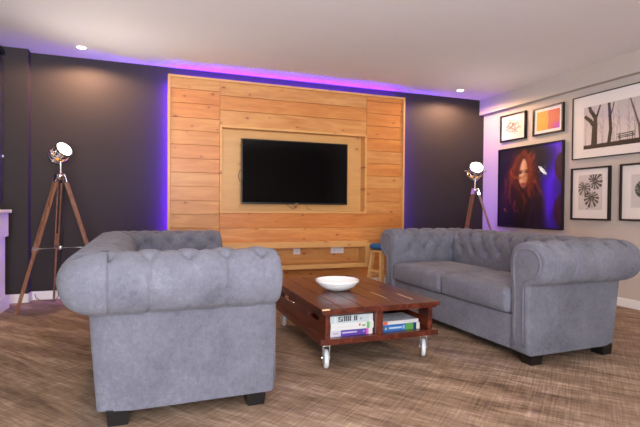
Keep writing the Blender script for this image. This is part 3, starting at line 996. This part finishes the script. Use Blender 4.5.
picture('framed_abstract', 4.385, 3.945, 1.830, 2.160, (.036, .036, .036, .036), art_abstract, 60, 46, 'framed abstract print of orange and pink colour blocks')
picture('framed_forest_photograph', 3.825, 2.82, 1.492, 2.165, (.13, .13, .09, .12), art_forest, 200, 120, 'largest framed picture with bare misty trees and a park bench', .009, .03)
picture('framed_leaf_print', 3.828, 3.370, .840, 1.398, (.07, .07, .09, .06), art_leaves, 90, 120, 'framed print of three split monstera leaves under the forest picture')
picture('framed_plant_print', 3.262, 2.80, .845, 1.400, (.09, .09, .11, .09), art_ball, 90, 110, 'framed print of one round green plant at the right edge')

# ------------------------------------------------------------------ books in the table
def book(x, y, z, L, Wd, t, rz, spine, cover, label, group):
    o = empty('book', (x, y, z), label, 'book', rz=rz, group=group)
    c = MB()
    c.box(0, L, 0, Wd, 0, .0025); c.box(0, L, 0, Wd, t - .0025, t); c.box(0, L, 0, .004, .0025, t - .0025)
    cm = plain('book_cover', cover, .4)
    c.build('cover', cm, o)
    MB().box(.003, L - .003, .0041, Wd - .004, .0026, t - .0026).build('pages', M['paper'], o)
    print_grid('spine_print', L, t, 90, 16, spine, M['print'], o, lambda a, b_: (a, -.0006, b_))
    return o
def band(c, u, v, a, b_, k, v0=-1, v1=2): return lerp(c, k, ((u >= a) & (u < b_) & (v >= v0) & (v < v1)).astype(float))
def sp_numbers(u, v):
    c = fill(u, K(206, 216, 220)); c = band(c, u, v, .10, .145, K(226, 230, 232)); c = band(c, u, v, .90, 1, K(230, 230, 226))
    dk = K(54, 60, 66)
    c = band(c, u, v, .19, .29, dk, .22, .9); c = band(c, u, v, .22, .27, K(206, 216, 220), .60, .74); c = band(c, u, v, .20, .25, K(206, 216, 220), .36, .5)
    for a in (.31, .355, .40, .445): c = band(c, u, v, a, a + .033, dk, .22, .95)
    for a in (.54, .59): c = band(c, u, v, a, a + .036, dk, .22, .9)
    c = band(c, u, v, .69, .74, K(130, 142, 170), .3, .6)
    return c
def sp_white(u, v):
    c = fill(u, K(236, 236, 234)); c = band(c, u, v, .16, .60, K(216, 214, 206), .42, .5)
    c = lerp(c, K(206, 70, 50), sst(1.1, .8, np.hypot((u - .67) / .022, (v - .62) / .2))); c = band(c, u, v, .73, .80, K(110, 176, 96), .36, .62)
    return band(band(c, u, v, .84, .90, K(108, 186, 110)), u, v, .90, 1, K(226, 224, 216))
def sp_purple(u, v):
    c = fill(u, K(216, 214, 226)); c = band(c, u, v, .06, .18, K(202, 168, 196), .35, .65)
    c = band(c, u, v, .24, 1, K(92, 60, 168)); c = band(c, u, v, .28, .62, K(222, 214, 240), .44, .66); c = band(c, u, v, .77, .81, K(190, 176, 226), .4, .62)
    return band(band(c, u, v, .85, .90, K(232, 104, 196)), u, v, .90, 1, K(232, 226, 222))
def sp_blue(u, v):
    c = fill(u, K(42, 108, 184)); c = lerp(c, K(214, 200, 120), sst(1.1, .7, np.hypot((u - .07) / .03, (v - .45) / .22)))
    c = band(c, u, v, .15, .50, K(196, 220, 240), .35, .62); c = band(c, u, v, .52, .58, K(160, 196, 226), .25, .8)
    c = band(c, u, v, .60, .81, K(96, 168, 76)); c = band(c, u, v, .81, .85, K(42, 90, 160)); return band(band(c, u, v, .85, .90, K(20, 28, 60)), u, v, .90, 1.01, K(232, 230, 220))
def sp_orange(u, v):
    c = fill(u, K(232, 228, 226)); return band(c, u, v, 0, .12, K(232, 106, 76))
zb = .193
g1 = 'books in the left bay of the coffee table'; g2 = 'books in the right bay of the coffee table'
book(.978, 2.492, zb, .275, .20, .036, .02, sp_purple, rgb(206, 204, 226), 'purple spined book at the bottom of the left stack', g1)
book(.980, 2.488, zb + .0365, .275, .20, .040, .0, sp_white, rgb(226, 228, 232), 'white spined book in the middle of the left stack', g1)
book(.976, 2.490, zb + .077, .278, .20, .044, .015, sp_numbers, rgb(206, 214, 222), 'pale spined book with bold dark characters topping the left stack', g1)
b1 = book(1.325, 2.495, zb, .262, .19, .040, .04, sp_blue, rgb(40, 100, 180), 'thick blue and green spined book under the white one', g2)
b2 = book(1.326, 2.498, zb + .0405, .255, .19, .020, .05, sp_orange, rgb(226, 224, 226), 'thin white book with coloured specks lying on the blue book', g2)
def cover_specks(u, v):
    c = fill(u, K(198, 198, 208)); rs = np.random.RandomState(5)
    for k in range(26):
        a, b_ = rs.rand(), rs.rand() * .8; kk = (K(70, 130, 80), K(200, 170, 70), K(150, 90, 150), K(60, 60, 70))[k % 4]
        c = lerp(c, kk, .7 * sst(1.1, .7, np.hypot((u - a) / .04, (v - b_) / .03)))
    return c
print_grid('cover_print', .250, .185, 50, 40, cover_specks, M['print'], b2, lambda a, b_: (.002 + a, .002 + b_, .0207))

# ------------------------------------------------------------------ bowl
bp = [(0, .012), (.045, .012), (.085, .022), (.118, .040), (.143, .062), (.148, .070), (.152, .074), (.155, .070), (.150, .060), (.128, .034), (.095, .012), (.066, .002), (.060, 0), (0, 0)]
bo = MB().lathe(bp, seg=56).build('bowl', M['ceramic'], None, True, 75)
bo.location = (1.222, 2.99, ztop + .0005)
tag(bo, 'wide shallow glossy white bowl standing on the coffee table', 'bowl')

# ------------------------------------------------------------------ tripod spotlights
RV = Vector((.94, -.342, 0)); FV = Vector((.342, .94, 0)); UV = Vector((0, 0, 1))
def tripod_lamp(loc, a0, axis, label, hubz=1.235, rad=.42, headz=.165, hs=1.0, beam=60, cord=None):
    o = empty('tripod_floor_lamp', loc, label, 'floor lamp', group='studio spotlight floor lamps')
    zj = .575
    for k in range(3):
        a = a0 + k * 2 * PI / 3
        d = Vector((math.cos(a), math.sin(a), 0)); sd = Vector((-math.sin(a), math.cos(a), 0))
        top = d * .035 + UV * (hubz - .02); bot = d * rad + UV * .006
        def at(z): return top + (bot - top) * ((top.z - z) / (top.z - bot.z))
        lg = MB()
        for s in (-1, 1):
            lg.beam(at(hubz - .05) + sd * s * .0145, at(zj - .05) + sd * s * .0145, .011, .026, .002, sd)
        lg.beam(at(zj + .10), at(.012), .016, .026, .002, sd)
        leg = lg.build('leg', M['tripod'], o)
        MB().beam(at(hubz + .0), at(hubz - .075), .046, .034, .004, sd).build('leg_bracket', M['chrome'], leg)
        MB().beam(at(zj + .0), at(zj - .03), .046, .034, .003, sd).build('leg_joint', M['chrome'], leg)
        MB().tube([at(zj - .015), Vector((0, 0, zj - .02))], .003, 6).build('brace', M['steel'], o, True)
    MB().lathe([(0, zj - .035), (.018, zj - .035), (.02, zj - .02), (.018, zj - .005), (0, zj - .005)], seg=16).build('brace_hub', M['steel'], o, True, 40)
    MB().lathe([(0, hubz - .05), (.035, hubz - .05), (.05, hubz - .03), (.05, hubz - .01), (.035, hubz + .005), (.012, hubz + .012), (.009, hubz + .03), (.009, hubz + headz - .094 * hs), (0, hubz + headz - .094 * hs)], seg=24).build('hub', M['chrome'], o, True, 40)
    # head
    A = Vector(axis).normalized()
    hc = Vector((0, 0, hubz + headz))
    side = UV.cross(A).normalized()
    upv = A.cross(side)
    Mx = Matrix((side, upv, A)).transposed().to_4x4() @ Matrix.Scale(hs, 4); Mx.translation = hc
    yk = MB(); pts = []
    R_ = .105 * hs
    hz = Vector((A.x, A.y, 0)).normalized()
    for k in range(17):
        w = PI * k / 16
        pts.append(hc + side * R_ * math.cos(w) - UV * R_ * .93 * math.sin(w))
    yk.tube(pts, .0055, 8)
    yk.build('yoke', M['chrome'], o, True)
    for s in (-1, 1):
        kn = MB()
        kn.tube([hc + side * s * .085 * hs, hc + side * s * .118 * hs], .007, 10)
        kn.tube([hc + side * s * .112 * hs, hc + side * s * .135 * hs], .013, 14)
        kn.build('tilt_knob', M['chrome'], o, True, 40)
    hd = MB()
    hd.lathe([(0, -.165), (.030, -.162), (.034, -.150), (.034, -.138), (.058, -.134), (.076, -.116), (.082, -.095), (.082, .045), (.090, .050), (.092, .062), (.088, .074), (.080, .074), (.079, .066), (.076, .066), (.076, -.05), (0, -.05)], seg=40, M=Mx.to_3x3(), c=hc)
    head = hd.build('lamp_head', M['chrome'], o, True, 35)
    MB().lathe([(0, .072), (.030, .0705), (.055, .0665), (.077, .060), (.077, .056), (0, .056)], seg=36, M=Mx.to_3x3(), c=hc).build('lens', M['lens'], head, True, 60)
    vt = MB()
    for k in range(8):
        w = 2 * PI * k / 8 + .2
        R2 = Matrix.Rotation(w, 4, 'Z')
        vt.box(.0815, .0835, -.014, .014, -.045, -.012, .001, 0, Mx @ R2)
    vt.build('vent', M['amber'], head)
    bd = MB()
    for z in (-.085, -.052, -.006, .034):
        bd.lathe([(.082, z - .003), (.0855, z), (.082, z + .003)], seg=40, M=Mx.to_3x3(), c=hc)
    bd.build('band', M['steel'], head, True)
    li = bpy.data.lights.new('lamp_beam', 'SPOT'); li.energy = beam; li.color = (1.0, .90, .78)
    li.spot_size = math.radians(150); li.spot_blend = 1.0; li.shadow_soft_size = .06
    lo = bpy.data.objects.new('lamp_beam', li); COL.objects.link(lo); lo.parent = o
    lo.location = hc + A * .09 * hs; lo.rotation_euler = A.to_track_quat('Z', 'Y').to_euler()
    lo.rotation_euler = (-A).to_track_quat('Z', 'Y').to_euler()
    if cord:
        MB().tube(cord, .0035, 6).build('cord', M['blackplastic'], o, True)
    return o
# angle of the first leg; the left lamp has a leg towards the wall and one towards us
lx, ly = -.80, 4.845
a0 = math.atan2(4.53 - ly, -1.09 - lx)
crd = [(.03, 0, 1.15), (.02, .03, .7), (-.03, .12, .30), (-.06, .25, .06), (-.10, .30, .008), (-.16, .33, .006), (-.24, .37, .008), (-.28, .395, .03), (-.29, .40, .07)]
L1 = tripod_lamp((lx, ly, 0), a0, RV * .80 - FV * .34 + UV * .56, 'chrome spotlight lamp on wooden tripod behind the left sofa', cord=crd, rad=.42, hs=.85, headz=.20, beam=26)
ax2, ay2 = 3.825, 4.80
L2 = tripod_lamp((ax2, ay2, 0), math.atan2(-.60, .80), RV * -.02 - FV * .80 + UV * .58, 'chrome spotlight lamp on wooden tripod behind the right sofa', hubz=1.20, rad=.41, headz=.225, beam=6)

# ------------------------------------------------------------------ stool
stl = empty('stool', (2.475, 4.72, 0), 'small pale wooden stool with a round blue seat beside the pine shelf', 'stool', rz=.28)
MB().lathe([(0, 0.482), (.115, 0.482), (.133, 0.492), (.138, 0.510), (.131, 0.530), (.105, 0.540), (0, 0.542)], seg=36).build('seat', M['blue'], stl, True, 60)
MB().lathe([(0, 0.462), (.128, 0.462), (.132, 0.470), (.132, .4515), (0, .4515)], seg=36).build('seat_board', M['palewood'], stl, True, 40)
for k in range(4):
    a = PI / 4 + k * PI / 2
    t1 = Vector((math.cos(a) * .095, math.sin(a) * .095, .463)); b1_ = Vector((math.cos(a) * .165, math.sin(a) * .165, .0))
    MB().beam(t1, b1_, .040, .036, .004).build('leg', M['palewood'], stl)
for k in range(4):
    a = PI / 4 + k * PI / 2; a2 = a + PI / 2; r_ = .132; z = .18 + .05 * (k % 2)
    MB().beam((math.cos(a) * r_, math.sin(a) * r_, z), (math.cos(a2) * r_, math.sin(a2) * r_, z), .018, .026, .003).build('rung', M['palewood'], stl)

# ------------------------------------------------------------------ left edge: cabinet and blind
cb = empty('console_cabinet', (-1.27, 4.62, 0), 'white painted console cabinet at the left edge below the dark blind', 'cabinet')
MB().box(-.072, .052, -.55, .36, .875, .905, .006).build('top', M['white'], cb)
MB().box(-.072, .030, -.53, .34, .66, .874, .004).build('apron', M['white'], cb)
MB().box(-.072, .008, -.51, .32, .12, .659, .004).build('body', M['white'], cb)
MB().box(-.072, .036, -.53, .345, 0, .119, .006).build('plinth', M['white'], cb)
bl = empty('window_blind', (-1.338, 4.3, 0), 'dark slatted blind hanging on the left wall beside the column', 'blind')
s = MB()
n_sl = 66
for k in range(n_sl):
    z = 1.0 + k * (2.36 - 1.0) / n_sl
    s.beam((0.0, -.85, z), (0.0, .86, z), .003, .024, 0, (.82, 0, .57))
s.build('slats', M['blind'], bl)
MB().box(-.02, .018, -.86, .87, 2.37, 2.41, .003).build('headrail', M['blackplastic'], bl)
MB().box(.004, .012, .82, .85, 1.40, 1.42, .002).build('cord_cleat', M['white'], bl)

# ------------------------------------------------------------------ downlights
def downlight(x, y, label, power, spot=True):
    o = empty('ceiling_downlight', (x, y, CEIL), label, 'ceiling light', group='recessed ceiling downlights')
    MB().lathe([(.036, -.001), (.040, -.006), (.052, -.005), (.054, 0), (.036, 0)], seg=32, close=True).build('trim_ring', M['white'], o, True, 40)
    MB().lathe([(0, -.0035), (.037, -.0035), (.037, -.001), (0, -.001)], seg=28).build('lit_glass', M['down'], o)
    li = bpy.data.lights.new('downlight_beam', 'SPOT'); li.energy = power; li.color = (1.0, .60, .33)
    li.spot_size = math.radians(172); li.spot_blend = .35; li.shadow_soft_size = .035
    lo = bpy.data.objects.new('downlight_beam', li); COL.objects.link(lo); lo.parent = o; lo.location = (0, 0, -.045)
    return o
downlight(-.64, 4.94, 'small round recessed downlight in the ceiling over the left tripod lamp', 48)
downlight(3.69, 4.94, 'small round recessed downlight in the ceiling over the right tripod lamp', 48)
downlight(3.55, 1.9, 'recessed downlight in the ceiling near the framed pictures', 16)
downlight(1.6, 1.9, 'recessed downlight in the ceiling before the coffee table', 5)
downlight(-.5, 1.9, 'recessed downlight in the ceiling near the left wall', 5)

# ------------------------------------------------------------------ daylight
wd_ = bpy.data.worlds.new('World'); sc.world = wd_; wd_.use_nodes = True
nt = wd_.node_tree; nt.nodes.clear()
ow = nt.nodes.new('ShaderNodeOutputWorld'); bg = nt.nodes.new('ShaderNodeBackground')
bg.inputs[0].default_value = (.93, .95, 1.0, 1); bg.inputs[1].default_value = 9.0
tcw = nt.nodes.new('ShaderNodeTexCoord'); spw = nt.nodes.new('ShaderNodeSeparateXYZ'); nt.links.new(tcw.outputs['Generated'], spw.inputs[0])
lt = nt.nodes.new('ShaderNodeMath'); lt.operation = 'LESS_THAN'; nt.links.new(spw.outputs[2], lt.inputs[0]); lt.inputs[1].default_value = 0.0
mu = nt.nodes.new('ShaderNodeMath'); mu.operation = 'MULTIPLY_ADD'; nt.links.new(lt.outputs[0], mu.inputs[0]); mu.inputs[1].default_value = 9.0; mu.inputs[2].default_value = 11.0
nt.links.new(mu.outputs[0], bg.inputs[1])
nt.links.new(bg.outputs[0], ow.inputs[0])
def portal(loc, rot, sx, sy):
    li = bpy.data.lights.new('window_portal', 'AREA'); li.shape = 'RECTANGLE'; li.size = sx; li.size_y = sy
    li.cycles.is_portal = True
    o = bpy.data.objects.new('window_portal', li); COL.objects.link(o); o.location = loc; o.rotation_euler = rot
portal(((BW[0] + BW[1]) / 2, YB - .09, (BW[2] + BW[3]) / 2), (PI / 2, 0, 0), BW[1] - BW[0], BW[3] - BW[2])

# ------------------------------------------------------------------ camera
f_px = 460.9; yaw, pitch, roll = (math.radians(a) for a in (20.01, -.76, .488))
cy, sy = math.cos(yaw), math.sin(yaw)
F = Vector((sy * math.cos(pitch), cy * math.cos(pitch), math.sin(pitch))); R0 = Vector((cy, -sy, 0)); U0 = R0.cross(F)
Rr = R0 * math.cos(roll) + U0 * math.sin(roll); Ur = -R0 * math.sin(roll) + U0 * math.cos(roll)
cam = bpy.data.cameras.new('camera'); co = bpy.data.objects.new('camera', cam); COL.objects.link(co)
mw = Matrix((Rr, Ur, -F)).transposed().to_4x4(); mw.translation = (0, 0, .95)
co.matrix_world = mw
cam.sensor_fit = 'HORIZONTAL'; cam.sensor_width = 36; cam.lens = f_px * 36 / 640
cam.clip_start = .05
sc.camera = co

sc.view_settings.view_transform = 'Standard'; sc.view_settings.look = 'None'
sc.view_settings.gamma = 1.0; sc.view_settings.use_curve_mapping = False
sc.view_settings.exposure = 0.6
